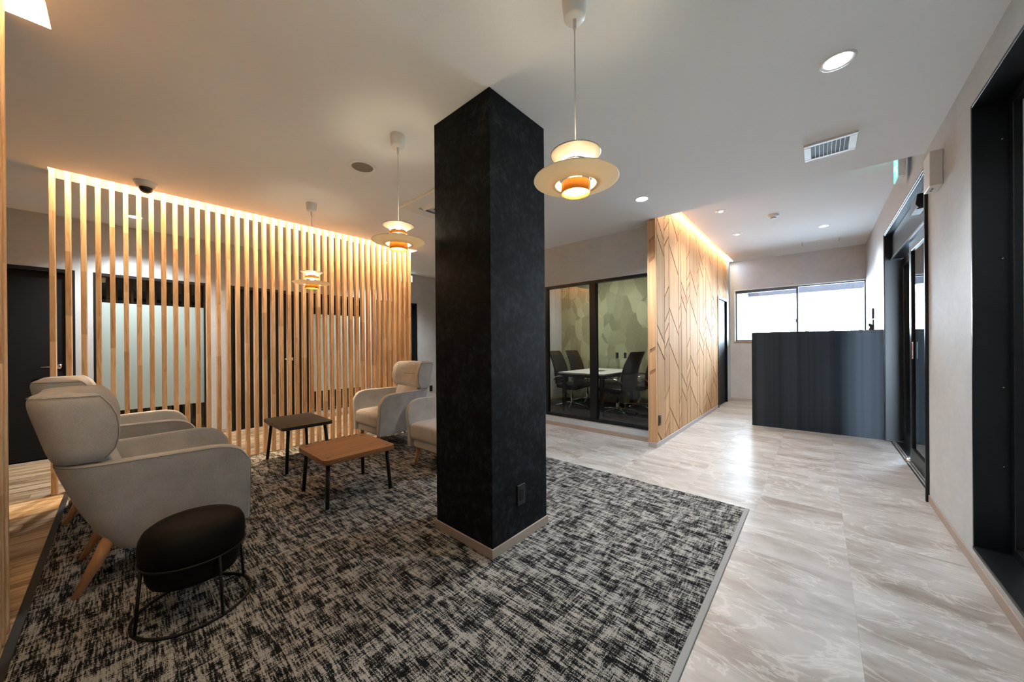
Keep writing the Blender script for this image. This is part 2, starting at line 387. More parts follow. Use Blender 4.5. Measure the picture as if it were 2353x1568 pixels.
def dup(root, loc, rz, label=None, group=None):
    r = root.copy(); COL.objects.link(r); r.location = loc; r.rotation_euler = (0, 0, rz)
    if label: r['label'] = label
    if group: r['group'] = group
    for ch in list(root.children):
        c = ch.copy(); COL.objects.link(c); c.parent = r
        for g in ch.children:
            d = g.copy(); COL.objects.link(d); d.parent = c
    return r
def wall_mesh(axis, a, b, u0, u1, z0, z1, holes):
    """wall slab between a and b on axis, spanning u0..u1, with rectangular holes (u0,u1,z0,z1)"""
    m = MB(); us = sorted({u0, u1, *[h[0] for h in holes], *[h[1] for h in holes]}); us = [u for u in us if u0 <= u <= u1]
    for i in range(len(us)-1):
        ua, ub = us[i], us[i+1]; mid = (ua+ub)/2
        hs = sorted([(h[2], h[3]) for h in holes if h[0] <= mid <= h[1]]); z = z0
        for ha, hb in hs+[(z1, z1)]:
            if ha > z+1e-4:
                if axis == 'x': m.box(a, b, ua, ub, z, ha)
                else: m.box(ua, ub, a, b, z, ha)
            z = max(z, hb)
    return m

# ------------------------------------------------------------------ room shell
T = .16
# floor base slab, stone tiles and wood planks as parts
floor = struct(MB().box(XL-T, XR+T, YB-T, YF+T, -.12, -.006).build('floor', 'floor_joint'))
def in_rect(x0, x1, y0, y1, R): return max(x0, R[0]), min(x1, R[1]), max(y0, R[2]), min(y1, R[3])
CARPET = (-4.56, -.372, -.312, 2.945)
TW, TL = .4572, .9144
def tile_rows(x0, x1, R, ph):
    for j in range(-7, 8):
        y0 = ph+TL*j; a, b_, c, d = in_rect(x0, x1, y0, y0+TL, R); g = .0002
        if b_-a > .01 and d-c > .01: MB().box(a+g, b_-g, c+g, d-g, -.006, 0).build('floor_tile', 'stone_tile', floor)
FRONT = (-.372, XR+.165, YB, 2.945); HALL = (-1.3765, XR+.165, 2.945, YF); BACK = (-4.62, -1.3765, 2.945, 4.2)
for (a, b_), ph in zip(((-.372, .116), (.116, XR+.165)), (3.289, 3.009)): tile_rows(a, b_, FRONT, ph)
for (a, b_), ph in zip(((-1.3765, -.798), (-.798, -.341), (-.341, .116), (.116, XR+.165)), (3.45, 3.12, 3.289, 3.009)): tile_rows(a, b_, HALL, ph)
xx = -4.62; k = 0
while xx < -1.4: tile_rows(xx, xx+TW, BACK, 3.2+.3*(k % 3)); xx += TW; k += 1
# fill rows for the meeting room (dark carpet) and its own floor
PW, PL = .149, .92
pregs = [(XL, -4.62, YB, 7.0), (-4.62, -1.9, YB, -.312)]
i = 0
x = XL
while x < -1.9:
    ph = (i*.377) % PL
    for j in range(-4, 9):
        y0 = ph+PL*j-.2; y1 = y0+PL
        for R in pregs:
            a, b_, c, d = in_rect(x, x+PW, y0, y1, R)
            if b_-a > .01 and d-c > .01 and not (a > -2.0):
                MB().box(a+.0005, b_-.0005, c+.0005, d-.0005, -.006, 0).build('floor_plank', 'plank', floor)
    x += PW; i += 1
mc = struct(MB().box(-4.3, -1.4665, YG+.08, 6.53, -.006, .004).build('floor', 'carpet_dark'))

# ceiling with the two light slots
m = MB()
def cells(xc, yc, keep, z0, z1):
    for i in range(len(xc)-1):
        for j in range(len(yc)-1):
            mx, my = (xc[i]+xc[i+1])/2, (yc[j]+yc[j+1])/2
            if keep(mx, my): m.box(xc[i], xc[i+1], yc[j], yc[j+1], z0, z1)
S1 = (-4.76, -4.51, -.376, 2.955); S2 = (-2.547, -.6, -.45, -.198)
def keep(x, y):
    if S1[0] < x < S1[1] and S1[2] < y < S1[3]: return False
    if S2[0] < x < S2[1] and S2[2] < y < S2[3]: return False
    if y > YS and x > -1.4665: return False
    return True
cells([XL-T, S1[0], S1[1], S2[0], -1.4665, S2[1], XR+T], [YB-T, S2[2], S1[2], S2[3], S1[3], YS, 7.2], keep, H, H+.06)
struct(m.build('ceiling', 'ceiling_paper'))
m = MB()
for s in (S1, S2):
    m.box(s[0]-.02, s[0], s[2]-.02, s[3]+.02, H+.06, 2.76); m.box(s[1], s[1]+.02, s[2]-.02, s[3]+.02, H+.06, 2.76)
    m.box(s[0], s[1], s[2]-.02, s[2], H+.06, 2.76); m.box(s[0], s[1], s[3], s[3]+.02, H+.06, 2.76)
    m.box(s[0]-.02, s[1]+.02, s[2]-.02, s[3]+.02, 2.76, 2.80)
struct(m.build('ceiling', 'slot_white'))
m = MB(); m.box(-1.298, XR+T, YS, YF+T, HF, HF+.06)            # higher ceiling over the entrance
m.box(-1.4665, XR+T, YS-.05, YS, H+.06, HF+.2)                   # step face
struct(m.build('ceiling', 'ceiling_paper'))
m = MB(); m.box(XW, -1.298, YS, 8.30, 2.99, 3.03); m.box(-1.298, -1.278, YS, 8.30, HF+.06, 3.03); m.box(XW, -1.298, 8.30, YF+T, HF, HF+.06)
m.box(XW, -1.298, 8.30, 8.32, HF+.06, 3.03)
struct(m.build('ceiling', 'slot_white'))

# left wall with doors and frosted panels
D1 = (-1.25, -.333, 0, 2.03); W1 = (-.205, .765, .10, 2.028); D2 = (.995, 1.885, 0, 2.03); W2 = (1.955, 2.89, .12, 2.03); D3 = (3.12, 3.985, 0, 2.025)
struct(wall_mesh('x', XL-T, XL, YB-T, 7.2, 0, H, [D1, W1, D2, W2, D3]).build('wall_left', 'plaster'))
def left_door(n, D):
    e = sempty('door_%d' % n); y0, y1, z0, z1 = D; f = .04
    m = MB().box(XL-.12, XL+.008, y0, y0+f, 0, z1).box(XL-.12, XL+.008, y1-f, y1, 0, z1).box(XL-.12, XL+.008, y0+f, y1-f, z1-f, z1)
    m.build('door_frame', 'black_frame', e, bevel=.003, seg=1)
    leaf = MB().box(XL-.10, XL-.055, y0+f, y1-f, .006, z1-f).build('door_leaf', 'dark_door', e, bevel=.002, seg=1)
    h = MB(); yh = y1-f-.07
    h.lathe([(0, 0), (.026, 0), (.026, .012), (0, .012)], 16)
    hh = MB()
    for v in h.v: hh.v.append((XL-.055+v[2], yh+v[0], .98+v[1]))
    hh.f = h.f; hh.tube([(XL-.05, yh, .98), (XL-.005, yh, .98), (XL-.004, yh-.03, .98), (XL-.004, yh-.12, .98)], .008)
    hh.build('door_handle', 'chrome', e, smooth=True)
left_door(1, D1); left_door(2, D2); left_door(3, D3)
def left_panel(n, W):
    e = sempty('window_%d' % n); y0, y1, z0, z1 = W; f = .034
    m = MB().box(XL-.09, XL+.006, y0, y0+f, z0, z1).box(XL-.09, XL+.006, y1-f, y1, z0, z1)
    m.box(XL-.09, XL+.006, y0+f, y1-f, z1-f, z1).box(XL-.09, XL+.006, y0+f, y1-f, z0, z0+f)
    m.build('window_frame', 'black_frame', e, bevel=.002, seg=1)
    MB().box(XL-.05, XL-.044, y0+f, y1-f, z0+f, z1-f).build('pane', 'glass_dark', e)
    MB().box(XL-.056, XL-.0515, y0+f, y1-f, .44, 1.70).build('frosted_film', 'frosted_film', e)
    MB().box(XL-.0435, XL-.042, y0+f, y1-f, .44, 1.70).build('frosted_film', 'frosted_film', e)
left_panel(1, W1); left_panel(2, W2)
# unlit rooms behind the left wall
m = MB().box(XL-1.2, XL-1.15, YB-T, 7.2, 0, H).box(XL-1.2, XL-T, YB-T, YB, 0, H).box(XL-1.2, XL-T, 7.15, 7.2, 0, H).box(XL-1.2, XL-T, YB-T, 7.2, H, H+.06).box(XL-1.2, XL-T, YB-T, 7.2, -.12, 0)
struct(m.build('wall_backroom', 'dark_room'))
# back wall and corridor end
struct(MB().box(XL-T, XR+T, YB-T, YB, 0, H).build('wall_back', 'plaster'))
struct(MB().box(XL, -4.4, 7.04, 7.2, 0, H).build('wall_corridor', 'plaster'))
# meeting room walls
struct(wall_mesh('y', YG, YG+.08, -4.4, -1.4665, 0, H, [(-3.05, -1.4665, .14, 2.032)]).build('wall_front', 'plaster'))
struct(MB().box(-4.4, -4.3, YG+.08, 7.2, 0, H).build('wall_side', 'plaster'))
struct(MB().box(-4.3, -1.4665, 6.53, 6.61, 0, H).build('wall_rear', 'leaf_wallpaper'))
# wood clad wall body
struct(MB().box(-1.4665, XW-.006, YS-.003, 7.235, 0, 2.99).box(-1.4665, XW-.006, 8.07, YF+T, 0, HF).box(-1.4665, XW-.006, 7.235, 8.07, 2.02, 2.99).build('wall_wood', 'groove_brown'))
struct(MB().box(XW-.006, XW, 8.09, YF, 0, HF).build('trim_1', 'plaster'))
struct(MB().box(-1.60, -1.54, 7.15, 8.15, 0, 2.1).build('wall_closet', 'dark_room'))
# far wall with the strip window
WF = (-1.30, XR, 1.21, 2.262)
struct(wall_mesh('y', YF, YF+T, -1.4665, XR+T, 0, HF, [(WF[0], WF[1], WF[2], WF[3])]).build('wall_far', 'plaster_far'))
# right wall
DR = (3.955, 6.07, 0, 2.462); WR = (-.6, 2.955, .10, 2.412)
struct(wall_mesh('x', XR, XR+.2, YB-T, YF+T, 0, HF+.06, [DR, WR]).build('wall_right', 'plaster'))

# baseboards
def bb(name, x0, x1, y0, y1, mat='baseboard', h=.056):
    return struct(MB().box(x0, x1, y0, y1, 0, h).build(name, mat, bevel=.002, seg=1))
g = .007
bb('baseboard_right', XR-g, XR, 1.2, 3.93); bb('baseboard_right', XR-g, XR, 6.09, YF, 'baseboard_hall')
bb('baseboard_right', XR-g, XR, YB, 1.2)
bb('baseboard_far', XW+.0, XR-g, YF-g, YF, 'baseboard_hall')
bb('baseboard_wood', XW, XW+g, YS-.006, 7.2, 'baseboard_hall'); bb('baseboard_wood', XW, XW+g, 8.1, YF-g, 'baseboard_hall')
bb('baseboard_wood', -1.4665, XW+g, YS-.003-g-.003, YS-.003, 'baseboard_hall')
bb('baseboard_front', -4.4, -1.4665, YG-g, YG)
for a, b_ in ((YB, D1[0]), (D1[1], D2[0]), (D2[1], D3[0]), (D3[1], 7.04)):
    bb('baseboard_left', XL, XL+g, a, b_)
bb('baseboard_side', -4.3, -4.3+g, YG+.08, 6.53); bb('baseboard_rear', -4.3+g, -1.4665, 6.53-g, 6.53)

# meeting-room glazing
e = sempty('window_3'); y0, y1 = YG-.006, YG+.07; f = .036
MB().box(-3.05, -3.05+f, y0, y1, .14, 2.032).box(-1.4665-.02, -1.4665, y0, y1, .14, 2.032).box(-3.05+f, -1.4865, y0, y1, 2.032-f, 2.032).box(-3.05+f, -1.4865, y0, y1, .14, .14+f).build('window_frame', 'black_frame', e, bevel=.002, seg=1)
MB().box(-2.312, -2.222, y0-.004, y1, .14+f, 2.032-f).build('mullion', 'black_frame', e, bevel=.002, seg=1)
MB().box(-3.05+f, -2.312, YG+.03, YG+.036, .14+f, 2.032-f).build('pane', 'glass_smoke', e)
MB().box(-2.222, -1.4865, YG+.03, YG+.036, .14+f, 2.032-f).build('pane', 'glass_smoke', e)

# wood inlay panels on the long wall: columns of parallelograms with recessed joints
clad = thing('wood_wall_cladding', 'tall inlaid wood veneer wall cladding with zigzag joint lines under the warm light slot', 'cladding', (0, 0, 0))
colw = [.2565, .1715, .388, .1105]; zoff = [[1.39, 1.196], [1.74, 1.44, 1.30, 1.12], [1.62, 1.18], [1.62, 1.378]]; dz = [-.205, .14, -.33, .095]
PER = 1.23; ZB, ZT = .058, 2.985
y = 4.048; si = 0; G = .016; GD = .013
MB().box(XW-.006, XW, YS-.003, 4.044, ZB, ZT).build('corner_batten', 'veneer', clad)
while y < 8.05:
    for ci in range(4):
        w_ = colw[ci]; ya, yb_ = y, min(y+w_, 8.075); y += w_
        if ya >= 8.07: break
        zs = sorted({round(z0+PER*k+(si % 2)*PER/2, 4) for z0 in zoff[ci] for k in range(-3, 3)})
        sl = dz[ci]
        bounds = [(-5, -5)]+[(z, z+sl*((yb_-ya)/w_)) for z in zs]+[(9, 9)]
        for k in range(len(bounds)-1):
            (la, ra), (lb, rb) = bounds[k], bounds[k+1]
            p = [(ya+G/2, la+GD), (yb_-G/2, ra+GD), (yb_-G/2, rb-GD), (ya+G/2, lb-GD)]
            # clip to vertical range (and door head)
            lo = ZB; hi = ZT
            def clip(poly, zc, keep_above):
                out = []
                for i in range(len(poly)):
                    a_, b2 = poly[i], poly[(i+1) % len(poly)]
                    ia = (a_[1] >= zc) == keep_above or a_[1] == zc; ib = (b2[1] >= zc) == keep_above or b2[1] == zc
                    if ia: out.append(a_)
                    if ia != ib:
                        tt = (zc-a_[1])/(b2[1]-a_[1]); out.append((a_[0]+(b2[0]-a_[0])*tt, zc))
                return out
            if ya > 7.19: lo = 2.045
            p = clip(p, lo, True)
            if len(p) >= 3: p = clip(p, hi, False)
            if len(p) < 3: continue
            if max(q[1] for q in p)-min(q[1] for q in p) < .01: continue
            if yb_ > 7.225 and ya < 7.19: p = [(min(q[0], 7.215), q[1]) for q in p]
            MB().prism(p, 'x', XW-.006, XW).build('veneer_panel', 'veneer', clad)
    si += 1
# end face (towards the lounge)
mat_wood('table_walnut_light', [(.3, (.30, .155, .075)), (.7, (.42, .23, .12))], 2, .05, 16, .5, 'World')
zc = [(2.37, 2.42), (2.13, 2.18), (1.10, 1.12), (.84, .86)]
prev = (ZB, ZB)
for za, zb in [(.84, .88), (1.09, 1.13), (2.12, 2.17), (2.345, 2.395), (2.599, 2.599)]:
    MB().prism([(-1.448, prev[0]), (-1.383, prev[1]), (-1.383, zb-.02), (-1.448, za-.02)], 'y', YS-.008, YS-.003).build('veneer_panel', 'veneer', clad)
    prev = (za+.02, zb+.02)
MB().box(-1.4665, XW-.006, YS-.0052, YS-.003, ZB, H).build('backing_strip', 'table_walnut_light', clad)
MB().box(-1.4665, -1.449, YS-.008, YS-.003, ZB, H).build('corner_batten', 'veneer', clad)

# closet door in the wood wall
e = sempty('door_4')
MB().box(XW-.09, XW+.012, 7.215, 7.245, 0, 2.03).box(XW-.09, XW+.004, 8.055, 8.085, 0, 2.03).box(XW-.09, XW+.008, 7.245, 8.055, 2.005, 2.035).build('door_frame', 'black_frame', e)
MB().box(XW-.07, XW-.03, 7.245, 8.055, .006, 2.005).build('door_leaf', 'dark_door', e)
MB().box(XW-.03, XW-.028, 7.53, 7.72, 1.66, 1.84).build('paper_notice', 'paper', e)
MB().box(XW-.03, XW-.01, 7.31, 7.33, .92, 1.06).build('door_handle', 'black_metal', e)
MB().box(XW-.002, XW+.014, 7.21, 8.09, 2.035, 2.047).build('door_head_strip', 'steel', e)

# far window
e = sempty('window_4')
ya, yb_ = YF+.085, YF+.125
fr = MB().box(WF[0], WF[0]+.035, ya, yb_, WF[2], WF[3]).box(WF[0]+.035, WF[1], ya, yb_, WF[3]-.03, WF[3]).box(WF[0]+.035, WF[1], ya, yb_, WF[2], WF[2]+.03)
fr.box(WF[1]-.012, WF[1], ya, yb_, WF[2]+.03, WF[3]-.03)
fr.build('window_frame', 'window_frame_grey', e, bevel=.002, seg=1)
MB().box(-.315, -.283, ya-.012, yb_-.002, WF[2]+.03, WF[3]-.03).box(-.325, -.315, ya-.03, ya, 1.56, 1.63).build('sash_stile', 'window_frame_grey', e, bevel=.002, seg=1)
MB().box(WF[0]+.035, -.315, ya-.006, ya+.028, WF[3]-.065, WF[3]-.03).build('sash_rail', 'window_frame_grey', e)
MB().box(WF[0]+.035, -.299, ya+.008, ya+.012, WF[2]+.03, WF[3]-.03).build('pane', 'glass_clear', e)
MB().box(-.299, WF[1]-.012, ya+.022, ya+.026, WF[2]+.03, WF[3]-.03).build('pane', 'glass_clear', e)
MB().box(WF[0]-.015, WF[1], YF-.02, YF+.085, WF[2]-.02, WF[2]).build('window_sill', 'veneer', e, bevel=.003, seg=1)
MB().box(WF[0], WF[1], YF-.001, YF+.085, WF[3]-.012, WF[3]).box(WF[0]-.0, WF[0]+.010, YF-.001, YF+.085, WF[2], WF[3]).build('window_reveal', 'slot_white', e)

# near right window (deep black surround, frosted pane)
e = sempty('window_5'); y0, y1, z0, z1 = WR; X1 = .715
m = MB().box(XR-.006, X1+.05, y1-.016, y1+.0, z0, z1).box(XR-.006, X1+.05, y0, y0+.016, z0, z1).box(XR-.006, X1+.05, y0+.016, y1-.016, z1-.016, z1).box(XR-.010, X1+.05, y0+.016, y1-.016, z0, z0+.018)
m.build('window_lining', 'black_frame', e, bevel=.002, seg=1)
f = .045
m = MB().box(X1, X1+.05, y1-.016-f, y1-.016, z0+.018, z1-.016).box(X1, X1+.05, y0+.016, y0+.016+f, z0+.018, z1-.016).box(X1, X1+.05, y0+.06, y1-.06, z1-.016-f, z1-.016).box(X1, X1+.05, y0+.06, y1-.06, z0+.018, z0+.018+f)
m.box(X1, X1+.05, 1.14, 1.20, z0+.06, z1-.06)
m.build('window_frame', 'black_frame', e, bevel=.003, seg=1)
MB().box(X1+.028, X1+.034, 1.20, y1-.06, z0+.06, z1-.06).build('pane', 'frosted_window', e)
MB().box(X1+.028, X1+.034, y0+.06, 1.14, z0+.06, z1-.06).build('pane', 'frosted_window', e)
for zz in (.55, .95, 1.60, 2.20):
    m = MB().lathe([(0, 0), (.004, 0), (.003, .002), (0, .003)], 8)
    q = MB(); q.f = m.f; q.v = [(.695+v[0], y1-.016-v[2], zz+v[1]) for v in m.v]; q.build('screw', 'steel', e)

# entrance: lined opening, automatic sliding glass door, floor track
e = sempty('door_5'); y0, y1, z0, z1 = DR
m = MB().box(XR-.012, XR+.17, y1-.02, y1, 0, z1).box(XR-.012, XR+.2, y0, y0+.02, 0, z1).box(XR-.012, XR+.2, y0+.02, y1-.02, z1-.02, z1)
m.box(XR-.018, XR-.0, y0-.022, y0+.004, 0, z1+.012).box(XR-.018, XR, y1-.004, y1+.012, 0, z1+.012).box(XR-.018, XR, y0, y1, z1-.004, z1+.014)
m.build('door_frame', 'black_frame', e, bevel=.002, seg=1)
MB().box(XR+.045, XR+.19, y0+.02, y1-.02, 2.16, 2.44).build('operator_cover', 'black_frame', e, bevel=.004, seg=1)
MB().box(XR+.035, XR+.047, y0+.02, y1-.02, 2.15, 2.165).build('cover_rail', 'steel', e)
# leaf nearer the lounge (sliding)
def leaf(xa, xb, ya, yb_, s):
    f = s
    m = MB().box(xa, xb, ya, ya+f, .012, 2.15).box(xa, xb, yb_-f, yb_, .012, 2.15).box(xa, xb, ya+f, yb_-f, 2.06, 2.15).box(xa, xb, ya+f, yb_-f, .012, .15)
    o = m.build('sliding_leaf', 'black_frame', e, bevel=.003, seg=1)
    MB().box((xa+xb)/2-.003, (xa+xb)/2+.003, ya+f, yb_-f, .15, 2.06).build('pane', 'glass_clear', o)
    return o
l1 = leaf(.672, .706, 3.98, 5.16, .085)
leaf(.735, .765, 5.50, 6.05, .06)
MB().box(.6705, .672, 4.985, 5.035, 1.02, 1.18).build('sticker', 'paper', l1)
MB().box(.6700, .6705, 4.995, 5.025, 1.10, 1.165).box(.6700, .6705, 4.995, 5.025, 1.035, 1.05).build('sticker_print', 'sticker_red', l1)
for xx in (.640, .662, .684):
    MB().box(xx-.004, xx+.004, y0+.02, y1-.02, 0, .006).build('track_rail', 'steel' if xx == .662 else 'black_metal', e)
MB().box(.69, XR+.17, y0+.02, y1-.02, 0, .004).build('threshold_strip', 'black_metal', e)
q = MB().lathe([(0, .03), (.022, .028), (.034, .014), (.038, 0)], 16, (.668, 5.16, .004)); q.build('door_guide', 'steel', e, smooth=True)
sn = thing('door_sensor', 'black motion sensor with silver lens mounted above the sliding entrance door', 'sensor', (.6056, 4.38, 2.30))
MB().prism([(0, -.05), (-.045, -.05), (-.06, -.02), (-.05, .06), (0, .06)], 'y', -.12, .12).build('housing', 'black_plastic', sn, bevel=.004, seg=2)
MB().box(-.052, -.004, -.10, .10, -.056, -.05).build('lens', 'steel', sn)
sn.location = (.647, 4.36, 2.31)

# ------------------------------------------------------------------ column
col = thing('column', 'square black textured column with a beige skirting standing on the patterned carpet', 'column', (-1.5965, 1.5965, 0))
hw = .2522
MB().box(-hw, hw, -hw, hw, 0, H).build('shaft', 'column_paper', col, bevel=.002, seg=1)
MB().box(-hw-g, hw+g, -hw-g, hw+g, .006, .060).build('skirting', 'baseboard', col, bevel=.002, seg=1)

def outlet(loc, rz, label, w_=.07, h_=.12, tog=False, group=None):
    o = thing('wall_outlet', label, 'outlet', loc, rz, group)
    MB().box(-w_/2, w_/2, -.009, 0, -h_/2, h_/2).build('cover_plate', 'black_plastic', o, bevel=.003, seg=2)
    MB().box(-.016, .016, -.0115, -.009, -.035, .035).build('socket_insert', 'black_metal', o, bevel=.001, seg=1)
    return o
outlet((XW+.032+0, 1.585, .285), PI/2, 'black power outlet low on the right face of the black column')
bpy.data.objects['wall_outlet'].location = (-1.3443, 1.585, .285)
outlet((XW+.001, 4.105, .30), PI/2, 'black power outlet at the foot of the zigzag wood wall')
outlet((XL+.0005, 4.31, .27), PI/2, 'black power outlet on the grey wall beyond the far armchair')
outlet((-2.993, 6.5295, .95), 0, 'black wall plate with two small buttons, left of the pair on the leaf wallpaper', .055, .11)
outlet((-2.83, 6.5295, .95), 0, 'plain black wall plate, right of the pair on the leaf wallpaper', .055, .11)
sw = thing('wall_intercom', 'slim dark intercom panel on the right wall above the counter end', 'intercom', (XR, 7.35, 1.60), -PI/2)
MB().box(-.07, .07, -.022, 0, -.075, .075).build('housing', 'black_plastic', sw, bevel=.004, seg=2)
MB().box(-.045, .045, -.024, -.022, -.01, .055).build('screen', 'grille_dark', sw)
sw = thing('wall_telephone', 'small dark wall handset below the intercom by the reception counter', 'telephone', (XR, 7.35, 1.41), -PI/2)
MB().box(-.045, .045, -.015, 0, -.10, .10).build('base', 'black_plastic', sw, bevel=.004, seg=2)
MB().prism([(-.015, .03), (-.05, .05), (-.055, .02), (-.04, -.01), (-.055, -.05), (-.045, -.075), (-.015, -.06)], 'x', -.02, .02).build('handset', 'black_plastic', sw, bevel=.003, seg=1)

# ------------------------------------------------------------------ carpet
carp = thing('carpet', 'black and off-white crosshatched lounge carpet under the chairs and column', 'carpet', (0, 0, 0))
x0, x1, y0, y1 = CARPET
MB().box(x0, x1-.028, y0+.03, y1, 0, .006).build('pile', 'carpet_pattern', carp)
MB().box(x1-.028, x1, y0, y1, 0, .007).build('edge_strip', 'edge_trim', carp, bevel=.002, seg=1)['label'] = 'grey metal edge strip'
MB().box(x0, x1-.028, y0, y0+.03, 0, .007).build('edge_strip', 'edge_trim_black', carp, bevel=.002, seg=1)['label'] = 'black edge strip'

# ------------------------------------------------------------------ slat screens
sc1 = thing('slat_screen', 'long floor to ceiling pine slat screen between the lounge and the corridor', 'screen', (0, 0, 0))
me = None
def slat_mesh(w_, d_, h_):
    m = MB().prism([(0, 0), (w_, 0), (w_, d_), (0, d_)], 'z', 0, h_); o = m.build('slat', 'pine', None, bevel=.002, seg=1); return o
proto = slat_mesh(.031, .080, 2.742)     # local x = width, y = depth
for i in range(42):
    o = proto if i == 0 else proto.copy()
    if i: COL.objects.link(o)
    o.parent = sc1; o.location = (-4.592, -.379+.0792*i, 0.006); o.rotation_euler = (0, 0, PI/2)
for o in sc1.children: o.location.z = 0
sc2 = thing('slat_screen', 'pine slat screen at the left edge of the photo beside the lounge armchair', 'screen', (0, 0, 0))
for i in range(22):
    o = proto.copy(); COL.objects.link(o); o.parent = sc2; o.rotation_euler = (0, 0, 0)
    o.location = (-2.547+.0792*i, -.396, 0)

# ------------------------------------------------------------------ ceiling fittings
def downlight(i, x, y, z, label, gim=False, r=.052):
    o = thing('downlight', label, 'light', (x, y, z))
    MB().lathe([(r+.012, 0), (r+.010, -.004), (r, -.004), (r-.006, .0), (r-.012, -.001)], 32).build('trim_ring', 'white_plastic', o, smooth=True)
    if not gim:
        MB().lathe([(0, -.0015), (r-.008, -.0015), (r-.008, -.0005), (0, -.0005)], 32).build('lens', 'lamp_glow', o)
    else:
        MB().lathe([(0, -.006), (.030, -.008), (.034, -.002), (.034, 0)], 32).build('eyeball', 'white_plastic', o, smooth=True)
        MB().lathe([(0, -.0125), (.024, -.0125), (.024, -.0105), (0, -.0105)], 24).build('lens', 'lamp_glow', o)
    return o
labs = ['bright round downlight in the ceiling nearest the entrance wall', 'bright round downlight in the ceiling just before the zigzag wood wall',
        'round corridor downlight seen through the slats at the left', 'round corridor downlight behind the far end of the slat screen',
        'round downlight in the raised ceiling near the reception window', 'small adjustable spotlight in the raised ceiling, nearer one beside the wood wall',
        'small adjustable spotlight in the raised ceiling, farther one beside the wood wall']
for i, (x, y, z, p, c) in enumerate(DOWN):
    downlight(i, x, y, z, labs[i], i >= 5, .060 if i < 4 else .055)
o = thing('added_fill_bar', 'unseen slim white bar added above the meeting table for the fill light', 'light', (-2.9, 5.5, H))  # unseen bar added as a body for the meeting room fill
MB().box(-.62, .62, -.14, .14, -.022, 0).build('housing', 'white_plastic', o, bevel=.003, seg=1)
# smoke detector
o = thing('smoke_detector', 'white round smoke detector on the raised entrance ceiling', 'detector', (-.437, 5.67, HF))
MB().lathe([(0, -.03), (.03, -.03), (.055, -.022), (.062, -.006), (.062, 0), (0, 0)], 32).build('base', 'white_plastic', o, smooth=True, bevel=.001)
MB().lathe([(0, -.045), (.022, -.045), (.030, -.040), (.030, -.03), (0, -.03)], 32).build('sensor_cap', 'white_plastic', o, smooth=True)
m = MB()
for k in range(12):
    a = 2*PI*k/12; m.box(-.002, .002, .0302, .0308, -.040, -.032)
    for j in range(8):
        v = m.v[-8+j]; m.v[-8+j] = (v[0]*math.cos(a)-v[1]*math.sin(a), v[0]*math.sin(a)+v[1]*math.cos(a), v[2])
m.build('vent_slit', 'grille_dark', o)
# dome camera
o = thing('dome_camera', 'white dome security camera on the ceiling in front of the slat screen', 'camera', (-4.33, .148, H))
MB().lathe([(0, 0), (.075, 0), (.075, -.008), (.068, -.03), (.056, -.046), (0, -.046)], 36).build('housing', 'white_plastic', o, smooth=True)
MB().lathe([(.046, -.046), (.044, -.062), (.034, -.078), (.018, -.088), (0, -.091)], 32).build('dome', 'black_plastic', o, smooth=True)
# ceiling speaker
o = thing('ceiling_speaker', 'round grey ceiling speaker between the pendant lamps and the screen', 'speaker', (-2.70, 1.276, H))
MB().lathe([(.105, 0), (.104, -.004), (.080, -.005), (.078, 0)], 40).build('trim_ring', 'ceiling_paper', o, smooth=True)
MB().lathe([(0, -.003), (.0785, -.003), (.0785, -.001), (0, -.001)], 40).build('speaker_cloth', 'speaker_cloth', o)
# wall/ceiling vent grille
o = thing('vent_grille', 'white rectangular vent grille on the ceiling near the entrance', 'vent', (.0655, 3.405, H))
gx, gy = .128, .138
m = MB().box(-gx-.012, gx+.012, -gy, -gy+.03, -.014, 0).box(-gx-.012, gx+.012, gy-.03, gy, -.014, 0).box(-gx-.012, -gx+.028, -gy+.03, gy-.03, -.014, 0).box(gx-.028, gx+.012, -gy+.03, gy-.03, -.014, 0)
m.build('vent_frame', 'white_plastic', o, bevel=.002, seg=1)
MB().box(-gx+.028, gx-.028, -gy+.03, gy-.03, -.003, 0).build('vent_backing', 'grille_dark', o)
for k in range(8):
    xx = -gx+.028+(2*gx-.056)*(k+1)/9; MB().box(xx-.0015, xx+.0015, -gy+.03, gy-.03, -.013, -.003).build('vent_bar', 'white_plastic', o)
for k in range(14):
    yy = -gy+.03+(2*gy-.06)*(k+.5)/14; MB().box(-gx+.028, gx-.028, yy-.0012, yy+.0012, -.009, -.003).build('vent_louvre', 'steel', o)
# inspection hatch
o = thing('ceiling_hatch', 'thin white inspection hatch in the raised ceiling before the window', 'hatch', (.028, 7.68, HF))
MB().box(-.225, .225, -.13, .13, -.004, 0).build('hatch_panel', 'ceiling_paper', o, bevel=.002, seg=1)
MB().box(-.232, -.222, -.13, .13, -.012, 0).box(.222, .232, -.13, .13, -.012, 0).build('hatch_clip', 'steel', o)
# air conditioner cassette
o = thing('air_conditioner', 'white ceiling cassette air conditioner with an open flap behind the column', 'air conditioner', (-2.70, 2.355, H))
s = .475
m = MB().box(-s, s, -s, -s+.13, -.03, 0).box(-s, s, s-.13, s, -.03, 0).box(-s, -s+.13, -s+.13, s-.13, -.03, 0).box(s-.13, s, -s+.13, s-.13, -.03, 0)
m.box(-s+.17, s-.17, -s+.17, s-.17, -.03, 0)
m.build('panel', 'white_plastic', o, bevel=.006, seg=2)
MB().box(-s+.13, s-.13, -s+.13, -s+.17, -.008, -.001).box(-s+.13, s-.13, s-.17, s-.13, -.008, -.001).box(-s+.13, -s+.17, -s+.17, s-.17, -.008, -.001).box(s-.17, s-.13, -s+.17, s-.17, -.008, -.001).build('air_outlet', 'grille_dark', o)
for k in range(9):
    yy = -.20+.05*k; MB().box(-.22, .22, yy-.004, yy+.004, -.036, -.030).build('intake_bar', 'steel', o)
MB().box(-.24, .24, -.24, .24, -.031, -.030).build('intake_mesh', 'grille_dark', o)
